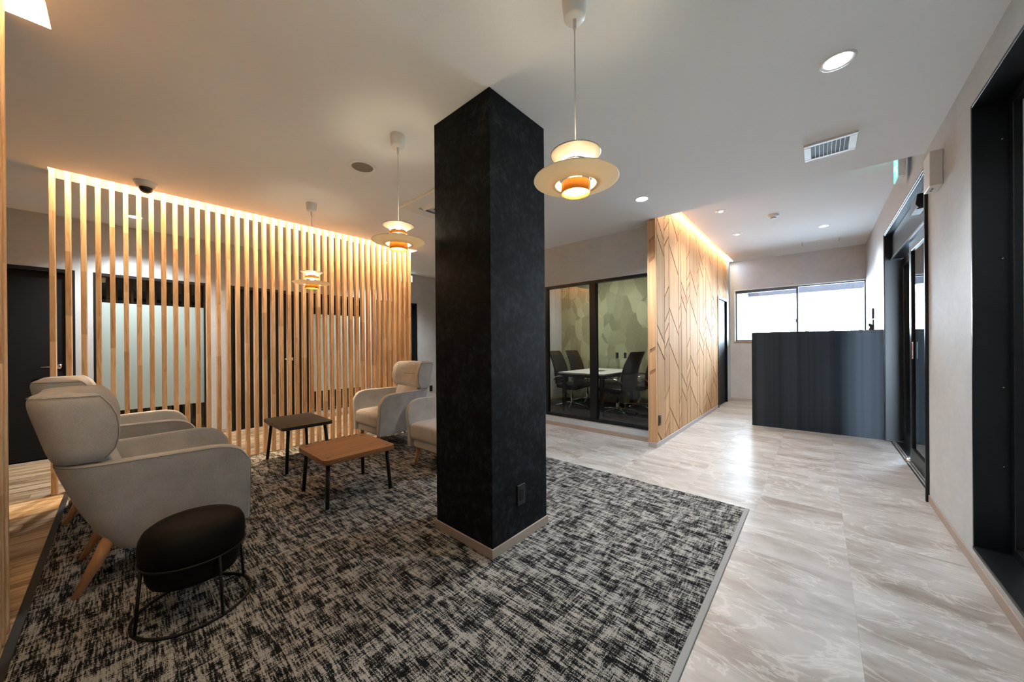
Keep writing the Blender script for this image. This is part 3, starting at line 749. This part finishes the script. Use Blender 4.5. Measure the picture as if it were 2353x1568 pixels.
for rz in (0, PI/2, PI, 3*PI/2):
    q = MB().prism([(-s+.128, -.026), (-s+.176, -.050), (-s+.178, -.047), (-s+.130, -.022)], 'x', -.30, .30).build('air_flap', 'white_plastic', o); q.rotation_euler = (0, 0, rz)
# exit signs, emergency box
def run_man(m, X, y0, z0, s):
    # little running figure built of thin boxes facing -x
    for a in ((.0, .06, .018, .018), (.0, .025, .022, .05), (-.03, .03, .03, .010), (.03, .028, .03, .010), (-.028, -.02, .035, .012), (.02, -.028, .014, .04)):
        m.box(X-.001, X, y0+(a[0]-a[2]/2)*s, y0+(a[0]+a[2]/2)*s, z0+(a[1]-a[3]/2)*s, z0+(a[1]+a[3]/2)*s)
o = thing('exit_sign', 'green lit emergency exit sign high on the right wall by the entrance', 'sign', (.570, 4.615, 2.741))
MB().box(-.044, 0, -.115, .115, -.11, .11).build('housing', 'white_plastic', o, bevel=.004, seg=1)
MB().box(-.0465, -.0442, -.108, .108, -.103, .103).build('lit_panel', 'exit_green', o)
m = MB(); m.box(-.0475, -.0467, -.085, .015, -.085, .085); m.box(-.0475, -.0467, .04, .085, -.01, .03)
m.build('pictogram', 'exit_white', o)
m = MB(); run_man(m, -.0478, -.035, 0, 1.4); m.build('running_figure', 'exit_green', o)
o = thing('exit_sign', 'small exit sign above the far corridor door seen through the slats', 'sign', (XL, 3.70, 2.50), 0)
MB().box(0, .05, -.16, .16, -.07, .07).build('housing', 'white_plastic', o, bevel=.004, seg=1)
MB().box(.051, .053, -.15, .15, -.06, .06).build('lit_panel', 'exit_white', o)
m = MB(); m.box(.0535, .0545, -.05, .05, -.045, .045); m.build('pictogram', 'exit_green', o)
o = thing('alarm_box', 'white boxed alarm unit on the right wall just before the sliding door', 'alarm box', (XR, 3.60, 2.315))
MB().box(-.058, 0, -.085, .085, -.115, .115).build('housing', 'white_plastic', o, bevel=.004, seg=2)
MB().box(-.040, -.030, -.02, -.01, -.118, -.115).box(-.040, -.030, .02, .03, -.118, -.115).build('indicator', 'grille_dark', o)

# ------------------------------------------------------------------ pendant lamps
def lamp_parts(o, zc):
    # origin at the ceiling; zc = height of the big shade rim below the ceiling (negative)
    Z = zc
    MB().lathe([(0, 0), (.050, 0), (.051, -.006), (.044, -.072), (.040, -.080), (.014, -.082), (0, -.082)], 32).build('canopy', 'white_plastic', o, smooth=True)
    MB().lathe([(.0075, -.08), (.0075, -.118), (.006, -.122), (0, -.122)], 16).build('cord_grip', 'white_cord', o, smooth=True)
    MB().tube([(0, 0, -.12), (0, 0, Z+.085)], .0028, 8).build('cord', 'white_cord', o, smooth=True)
    MB().lathe([(.1025, .108), (.098, .1065), (.080, .099), (.062, .086), (.050, .076)], 56, (0, 0, Z)).build('upper_shade', 'shade_upper', o, smooth=True, solid=.0016)
    MB().lathe([(.0, .0975), (.014, .0975), (.016, .088), (.0, .088)], 20, (0, 0, Z)).build('socket_cap', 'white_plastic', o, smooth=True)
    MB().lathe([(.0595, .064), (.0595, .047)], 56, (0, 0, Z)).build('upper_collar', 'lamp_wood', o, smooth=True, solid=.0015)
    MB().lathe([(.172, .002), (.168, .0005), (.140, -.007), (.112, -.013), (.0865, -.022)], 72, (0, 0, Z)).build('main_shade', 'lamp_shade_white', o, smooth=True, solid=.0018)
    MB().lathe([(.0865, -.022), (.081, -.012), (.068, .008)], 56, (0, 0, Z)).build('inner_cone', 'lamp_shade_white', o, smooth=True, solid=.0015)
    MB().lathe([(.0585, -.010), (.0585, -.054)], 56, (0, 0, Z)).build('lower_collar', 'lamp_wood', o, smooth=True, solid=.0015)
    MB().lathe([(0, -.030), (.016, -.026), (.026, -.010), (.028, .004), (.022, .022), (.013, .036), (.012, .05), (0, .05)], 28, (0, 0, Z)).build('bulb', 'bulb_glow', o, smooth=True)
    m = MB()
    for k in range(3):
        a = 2*PI*k/3+.5; cx, cy = math.cos(a), math.sin(a)
        m.tube([(.012*cx, .012*cy, Z+.092), (.050*cx, .050*cy, Z+.074), (.0575*cx, .0575*cy, Z+.05), (.0572*cx, .0572*cy, Z-.03)], .0012, 6)
        m.tube([(.0575*cx, .0575*cy, Z+.01), (.088*cx, .088*cy, Z-.018)], .0012, 6)
    m.build('spacer_rod', 'steel', o)
LAMPS = [(-.745, 1.243, 1.857, 'white disc pendant lamp with wooden collars hanging nearest, right of the black column'),
         (-2.121, 1.246, 1.883, 'white disc pendant lamp with wooden collars hanging just left of the black column'),
         (-3.77, 1.262, 1.808, 'white disc pendant lamp with wooden collars hanging farthest, in front of the slat screen')]
for x, y, z, lab in LAMPS:
    o = thing('pendant_lamp', lab, 'lamp', (x, y, H), 0, 'pendant lamps over the lounge')
    lamp_parts(o, z-H)

# ------------------------------------------------------------------ armchairs
def interp(xs, ys, x):
    if x <= xs[0]: return ys[0]
    for i in range(len(xs)-1):
        if x <= xs[i+1]:
            t = (x-xs[i])/(xs[i+1]-xs[i]); return ys[i]+(ys[i+1]-ys[i])*t
    return ys[-1]
def u_path(hw_f, hw_r, yf, yr, rc, n_side=12, n_c=7, n_b=8):
    """open U in plan: right front -> right rear corner -> back -> left front.  hw_f half width at the front, hw_r at the rear"""
    pts = []
    y_c = yr+rc
    for k in range(n_side):
        t = k/n_side; y = yf+(y_c-yf)*t; pts.append((hw_f+(hw_r-hw_f)*t, y))
    for k in range(n_c+1):
        a = PI/2*k/n_c; pts.append((hw_r-rc+rc*math.cos(a), y_c-rc*math.sin(a)))
    half = pts[:]
    for k in range(1, n_b): 
        x = (hw_r-rc)*(1-2*k/n_b); half.append((x, yr))
    pts2 = [(-x, y) for x, y in pts[::-1]]
    return half+pts2
def shell_sheet(levels, u_of, ztop, zbot, nz=9):
    """grid of points, u index along the U path; z runs from zbot to ztop(point)"""
    base = u_of(0.0); n = len(base); vs = []; fs = []
    for j in range(nz+1):
        t = j/nz
        for i in range(n):
            zt = ztop(base[i][0], base[i][1]); zb = zbot(base[i][0], base[i][1]); z = zb+(zt-zb)*t
            tt = (z-.15)/.47
            x, y = u_of(tt)[i]; vs.append((x, y, z))
    for j in range(nz):
        for i in range(n-1):
            fs.append((j*n+i, j*n+i+1, (j+1)*n+i+1, (j+1)*n+i))
    return vs, fs, n
def make_armchair(label):
    o = thing('armchair', label, 'armchair', (0, 0, 0), 0, 'grey wing armchairs in the lounge')
    # outer shell: arms and lower back in one
    def u_of(t):
        t = max(0, min(1, t))
        return u_path(.305+.056*t, .262+.036*t, .388, -.100-.230*t**.6, .09+.05*t)
    def zt(x, y):
        if y > .27:
            k = min(1, (y-.27)/.118); return .52+.105*math.sqrt(max(0, 1-k*k))
        return .625+.012*min(1, max(0, (-y)/.3))
    def zb(x, y): return interp([-.33, -.085, .0, .388], [.17, .165, .155, .155], y)
    vs, fs, n = shell_sheet(None, u_of, zt, zb)
    m = MB().add(vs, fs); m.build('shell', 'fabric_grey', o, smooth=True, solid=.055, subsurf=2)
    # piping along the outer top edge of the shell
    rim = [Vector(v) for v in vs[-n:]]
    rim = [Vector((v.x*.998, v.y+(.003 if v.y < -.25 else 0), v.z-.008)) for v in rim]
    MB().tube([vs_ for vs_ in ([(vs[k*n][0]+.002, vs[k*n][1]+.001, vs[k*n][2]) for k in range(0, 9)]+[tuple(v) for v in rim]+[(vs[k*n+n-1][0]-.002, vs[k*n+n-1][1]+.001, vs[k*n+n-1][2]) for k in range(8, -1, -1)])], .0013, 6).build('piping', 'seam_dark', o, smooth=True)
    # seat base and cushion
    b = MB().prism(rbox(-.245, .245, -.04, .380, .05), 'z', .165, .255); b.build('seat_base', 'fabric_grey', o, bevel=.022, seg=3)
    def cushion(x0, x1, y0, y1, z0, z1, r, crown, nx=10, ny=10):
        m = MB(); vs = []; 
        for side in (0, 1):
            for j in range(ny+1):
                for i in range(nx+1):
                    u = -1+2*i/nx; v = -1+2*j/ny
                    k = (1-u*u)*(1-v*v); x = (x0+x1)/2+(x1-x0)/2*u; y = (y0+y1)/2+(y1-y0)/2*v
                    z = z1+crown*k if side else z0
                    vs.append((x, y, z))
        nn = (nx+1)*(ny+1); fs = []
        for j in range(ny):
            for i in range(nx):
                a = j*(nx+1)+i
                fs.append((nn+a, nn+a+1, nn+a+nx+2, nn+a+nx+1)); fs.append((a, a+nx+1, a+nx+2, a+1))
        for i in range(nx):
            fs.append((i, i+1, nn+i+1, nn+i)); a = ny*(nx+1)+i; fs.append((a+1, a, nn+a, nn+a+1))
        for j in range(ny):
            a = j*(nx+1); fs.append((a+nx+1, a, nn+a, nn+a+nx+1)); a = a+nx; fs.append((a, a+nx+1, nn+a+nx+1, nn+a))
        m.add(vs, fs); return m
    q = cushion(-.272, .272, -.07, .398, .235, .40, .05, .028); cu = q.build('seat_cushion', 'fabric_grey', o, smooth=True, bevel=.045, seg=4, angle=50)
    # back cushion (leaning) and head cushion with wings
    q = cushion(-.232, .232, -.05, .05, 0, .265, .03, .0); bc = q.build('back_cushion', 'fabric_grey', o, smooth=True, bevel=.03, seg=3, angle=50)
    bc.location = (0, -.125, .39); bc.rotation_euler = (math.radians(17), 0, 0)
    def h_of(z, ins):
        sh = -.235*(z-.635)
        yf = interp([.635, .70, .78, .86, .93, .965], [-.165, -.116, -.108, -.118, -.148, -.185], z)
        out = u_path(.305, .300, yf, -.332+sh, .10, 9, 8, 8); n = len(out)-1; inn = []
        yc = -.205+sh*.75
        for i in range(n+1):
            x = .232*math.cos(PI*i/n); y = yc+(yf-.02-yc)*(abs(x)/.232)**2.6; inn.append((x, y))
        o2 = []; i2 = []
        for (a, b), (c, d) in zip(out, inn):
            v = Vector((c-a, d-b)); l = v.length; v = v/l*min(ins, l*.45)
            o2.append((a+v.x, b+v.y)); i2.append((c-v.x, d-v.y))
        return o2, i2
    vs = []; fs = []; lv = [(.632, .050), (.634, .024), (.650, .006), (.69, 0), (.75, 0), (.80, 0), (.85, 0), (.90, 0), (.938, .006), (.960, .026), (.966, .055)]
    for z, ins in lv:
        o2, i2 = h_of(z, ins); n = len(o2)
        drop = lambda p: -.004*max(0, min(1, (p[1]+.30)/.16))*max(0, (z-.9)/.066)
        for p in o2: vs.append((p[0], p[1], z+drop(p)))
        for p in i2[::-1]: vs.append((p[0], p[1], z+drop(p)))
    R_ = 2*n
    for j in range(len(lv)-1):
        for i in range(R_):
            fs.append((j*R_+i, j*R_+(i+1) % R_, (j+1)*R_+(i+1) % R_, (j+1)*R_+i))
    for j in (0, len(lv)-1):
        for i in range(n-1):
            q = (j*R_+i, j*R_+i+1, j*R_+R_-2-i, j*R_+R_-1-i); fs.append(q if j else q[::-1])
    hc = MB().add(vs, fs).build('head_cushion', 'fabric_grey', o, smooth=True, subsurf=1)
    loop2 = []
    for j in range(2, 9): p = vs[j*R_]; loop2.append((p[0]+.001, p[1]-.012, p[2]))
    for i in range(1, n-1): p = vs[9*R_+i]; q = vs[8*R_+i]; loop2.append(((p[0]*.35+q[0]*.65), (p[1]*.35+q[1]*.65), (p[2]*.6+q[2]*.4)))
    for j in range(8, 1, -1): p = vs[j*R_+n-1]; loop2.append((p[0]-.001, p[1]-.012, p[2]))
    MB().tube(loop2, .0016, 6).build('piping', 'seam_dark', hc, smooth=True)
    MB().tube([(x, -.205+.75*-.235*(.81-.635)+.0035+(.105*(abs(x)/.232)**2.6), .81) for x in (-.15, -.10, -.05, 0, .05, .10, .15)], .0022, 6).build('crease', 'seam_dark', hc, smooth=True)
    # legs
    for sx in (-1, 1):
        MB().tube([(sx*.205, -.150, .245), (sx*.215, -.195, .14), (sx*.229, -.263, 0)], [.027, .024, .0145], 18).build('leg', 'leg_wood', o, smooth=True)
        MB().tube([(sx*.205, .325, .17), (sx*.200, .350, .08), (sx*.196, .368, 0)], [.024, .021, .014], 18).build('leg', 'leg_wood', o, smooth=True)
    return o
ch = make_armchair('grey fabric wing armchair nearest the camera, seen from behind, with the black pouf beside it')
ch.location = (-2.845, .112, .0065)
dup(ch, (-3.99, .005, .0065), 0, 'grey fabric wing armchair behind the nearest one, mostly hidden, against the slat screen')
dup(ch, (-3.95, 2.27, .0065), PI, 'grey fabric wing armchair fully visible beyond the black square table, facing the camera')
dup(ch, (-2.80, 2.30, .0065), PI, 'grey fabric wing armchair half hidden behind the black column')

# ------------------------------------------------------------------ low tables
def low_table(label, name_mat, cx, cy, wx, wy, zt, th, leg_top, leg_foot, rz=0):
    o = thing('coffee_table', label, 'table', (cx, cy, .006), rz)
    MB().prism(rbox(-wx/2, wx/2, -wy/2, wy/2, .045, 7), 'z', zt-th-.006, zt-.006).build('table_top', name_mat, o, bevel=.003, seg=2)
    for sx in (-1, 1):
        for sy in (-1, 1):
            MB().tube([(sx*leg_top[0], sy*leg_top[1], zt-th-.006), (sx*leg_foot[0], sy*leg_foot[1], 0)], .0145, 14).build('leg', 'black_metal', o, smooth=True)
            MB().lathe([(0, 0), (.014, 0), (.014, .0006), (0, .0006)], 20, (sx*leg_top[0], sy*leg_top[1], zt-.006)).build('leg_cap', 'black_metal' if name_mat != 'table_walnut' else 'cap_brown', o)
    return o
simple('cap_brown', (.09, .035, .015), .5); simple('table_black', (.009, .0085, .008), .36)
low_table('low square walnut coffee table with rounded corners and slim black legs', 'table_walnut', -2.897, 1.222, .56, .555, .366, .037, (.218, .229), (.245, .245))
low_table('slightly taller black coffee table with rounded corners, near the slat screen', 'table_black', -3.985, 1.19, .665, .445, .432, .030, (.27, .16), (.318, .188))

# ------------------------------------------------------------------ pouf
o = thing('pouf', 'round black leather pouf in a thin black wire frame in front of the nearest armchair', 'pouf', (-2.146, .219, .006))
MB().lathe([(0, .404), (.06, .403), (.11, .399), (.145, .390), (.168, .374), (.180, .350), (.184, .320), (.183, .290), (.180, .262), (.170, .240), (.164, .210), (.160, .180), (.152, .160), (.13, .150), (0, .148)], 56).build('cushion', 'pouf_leather', o, smooth=True)
def ring(z, r, rt, seg=56):
    return [(r*math.cos(2*PI*k/seg), r*math.sin(2*PI*k/seg), z) for k in range(seg)]
MB().tube(ring(.258, .183, 0), .0045, 8, closed=True).build('upper_ring', 'black_metal', o, smooth=True)
MB().tube(ring(.006, .203, 0), .006, 8, closed=True).build('base_ring', 'black_metal', o, smooth=True)
for a in (-70, 20, 110, 200):
    a = math.radians(a); MB().tube([(.183*math.cos(a), .183*math.sin(a), .258), (.203*math.cos(a), .203*math.sin(a), .006)], .006, 8).build('leg', 'black_metal', o, smooth=True)

# ------------------------------------------------------------------ reception counter
o = thing('reception_counter', 'tall plain black reception counter panel in front of the bright window', 'counter', (-.068, 6.08, 0), math.radians(3.2))
MB().box(-.655, .655, -.03, 0, 0, 1.33).build('front_panel', 'counter_black', o, bevel=.002, seg=1)
MB().box(-.655, -.625, 0, .62, 0, 1.30).build('side_panel', 'counter_black', o, bevel=.002, seg=1)
MB().box(.600, .630, 0, .40, 0, 1.30).build('side_panel', 'counter_black', o, bevel=.002, seg=1)
MB().box(-.625, .60, 0, .55, .70, .73).build('worktop', 'counter_black', o, bevel=.002, seg=1)
MB().box(-.625, .60, 0, .30, 1.27, 1.30).build('shelf', 'counter_black', o, bevel=.002, seg=1)
for k, xx in enumerate((-.05, .20, .46)):
    MB().box(xx-.02, xx+.02, -.028, -.008, 1.33, 1.336).build('clip', 'black_plastic', o)

# ------------------------------------------------------------------ meeting room furniture
o = thing('meeting_table', 'white topped meeting table with black legs behind the glass partition', 'table', (-2.975, 5.75, .004))
MB().box(-.45, .42, -.66, .66, .664, .689).build('table_top', 'desk_white', o, bevel=.002, seg=1)
MB().box(-.40, .37, -.60, .60, .61, .664).build('apron', 'black_metal', o)
for sx in (-.40, .32):
    for sy in (-.62, .56): MB().box(sx, sx+.055, sy, sy+.06, 0, .664).build('leg', 'black_metal', o, bevel=.002, seg=1)
MB().box(-.09, .09, -.12, .12, .689, .691).build('cable_flap', 'black_plastic', o)
def make_office_chair(label):
    o = thing('office_chair', label, 'chair', (0, 0, 0), 0, 'black office chairs in the meeting room')
    # back: curved tall slab, facing +y
    nx, nz = 6, 12; vs = []; fs = []
    for side in (0, 1):
        for j in range(nz+1):
            t = j/nz; z = .45+.60*t; w_ = interp([0, .3, .75, 1], [.23, .245, .225, .205], t)
            yb = -.22-.16*t+.05*math.sin(t*PI)
            for i in range(nx+1):
                u = -1+2*i/nx; y = yb+.03*u*u-(.055*(1-.3*u*u) if side else 0); vs.append((w_*u, y, z))
    nn = (nx+1)*(nz+1)
    for j in range(nz):
        for i in range(nx):
            a = j*(nx+1)+i; fs.append((a, a+1, a+nx+2, a+nx+1)); fs.append((nn+a, nn+a+nx+1, nn+a+nx+2, nn+a+1))
    for i in range(nx):
        fs.append((i, nn+i, nn+i+1, i+1)); a = nz*(nx+1)+i; fs.append((a, a+1, nn+a+1, nn+a))
    for j in range(nz):
        a = j*(nx+1); fs.append((a, a+nx+1, nn+a+nx+1, nn+a)); a += nx; fs.append((a, nn+a, nn+a+nx+1, a+nx+1))
    MB().add(vs, fs).build('backrest', 'leather_black', o, smooth=True, bevel=.015, seg=3, angle=50)
    m = MB()
    for tt in (.2, .4, .6, .8):
        z = .45+.60*tt; yb = -.22-.16*tt+.05*math.sin(tt*PI); m.tube([(-.19, yb+.032, z), (0, yb+.004, z), (.19, yb+.032, z)], .004, 6)
    m.build('backrest_seam', 'black_plastic', o, smooth=True)
    MB().prism(rbox(-.245, .245, -.22, .26, .06), 'z', .385, .455).build('seat', 'leather_black', o, bevel=.025, seg=3)
    for sx in (-1, 1):
        MB().tube([(sx*.25, .12, .40), (sx*.285, .17, .50), (sx*.285, .16, .590), (sx*.285, .05, .612), (sx*.285, -.12, .605), (sx*.275, -.20, .58), (sx*.24, -.25, .52)], .011, 10).build('armrest', 'chrome', o, smooth=True)
        MB().box(sx*.285-.022, sx*.285+.022, -.10, .13, .616, .632).build('arm_pad', 'leather_black', o, bevel=.006, seg=2)
    MB().box(-.09, .09, -.10, .10, .34, .385).build('mechanism', 'black_metal', o, bevel=.008, seg=1)
    MB().lathe([(.024, .10), (.024, .24), (.015, .24), (.015, .35)], 16).build('gas_column', 'chrome', o, smooth=True)
    MB().lathe([(0, .055), (.035, .06), (.040, .10), (.030, .12), (0, .12)], 16).build('hub', 'chrome', o, smooth=True)
    for k in range(5):
        a = 2*PI*k/5+.3; cx, cy = math.cos(a), math.sin(a)
        MB().tube([(.03*cx, .03*cy, .095), (.16*cx, .16*cy, .085), (.30*cx, .30*cy, .060)], [.018, .015, .010], 8).build('base_arm', 'chrome', o, smooth=True)
        m = MB()
        for s_ in (-.016, .016):
            P = [(.30*cx-s_*cy+.026*math.cos(q)*cx, .30*cy+s_*cx+.026*math.cos(q)*cy, .026+.026*math.sin(q)) for q in [2*PI*i/14 for i in range(14)]]
            Q = [(.30*cx-s_*cy*.35+.026*math.cos(q)*cx, .30*cy+s_*cx*.35+.026*math.cos(q)*cy, .026+.026*math.sin(q)) for q in [2*PI*i/14 for i in range(14)]]
            m.add(P+Q, [tuple(range(14)), tuple(range(14, 28))[::-1]]+[(i, (i+1) % 14, (i+1) % 14+14, i+14) for i in range(14)])
        m.build('caster', 'black_plastic', o)
    return o
oc = make_office_chair('black office chair at the left side of the meeting table, nearer the glass')
oc.location = (-3.40, 5.50, .004); oc.rotation_euler = (0, 0, -PI/2+.08)
dup(oc, (-3.44, 6.14, .004), -PI/2, 'black office chair at the left side of the meeting table, nearer the leaf wallpaper')
dup(oc, (-2.52, 5.50, .004), PI/2-.12, 'black office chair on the right side of the meeting table, seen from behind')
dup(oc, (-2.42, 6.16, .004), PI/2, 'black office chair at the far right end of the meeting table, partly hidden')

# ------------------------------------------------------------------ outside
gnd = MB().box(-12, 14, -12, 26, -.30, -.15).build('ground', 'outdoor_ground'); struct(gnd)
struct(MB().box(-1.75, -1.30, YF+T, 10.6, -.15, 2.7).build('trim_2', 'concrete'))
struct(MB().box(2.9, 3.05, 1.2, 8.6, -.15, 2.9).build('wall_porch', 'porch_grey'))
struct(MB().box(XR+.2, 3.05, -2.5, 8.6, 2.75, 2.9).build('ceiling', 'porch_grey'))
ev = thing('entrance_canopy', 'weathered eave beam seen through the top of the far window', 'canopy', (0, 10.2, 2.42))
MB().box(-1.28, 1.35, 0, .5, -.08, .25).build('beam', 'concrete', ev)
MB().box(-1.28, 1.35, -.04, 0, -.12, .25).build('fascia', 'outdoor_dark', ev)
o = thing('red_post', 'dull red post standing outside the sliding glass door', 'post', (1.50, 10.2, -.15))
MB().box(-.055, .055, -.055, .055, 0, 2.82).build('shaft', 'red_paint', o, bevel=.005, seg=1)
MB().box(-.10, .10, -.10, .10, 0, .12).build('foot', 'concrete', o, bevel=.005, seg=1)
o = thing('outside_wall', 'low bluish dark wall outside beyond the sliding door', 'wall', (2.3, 11.5, -.15))
MB().box(-.8, 3.0, 0, .2, 0, 1.25).build('body', 'outdoor_blue', o); MB().box(-.85, 3.05, -.03, .23, 1.25, 1.33).build('coping', 'outdoor_dark', o)
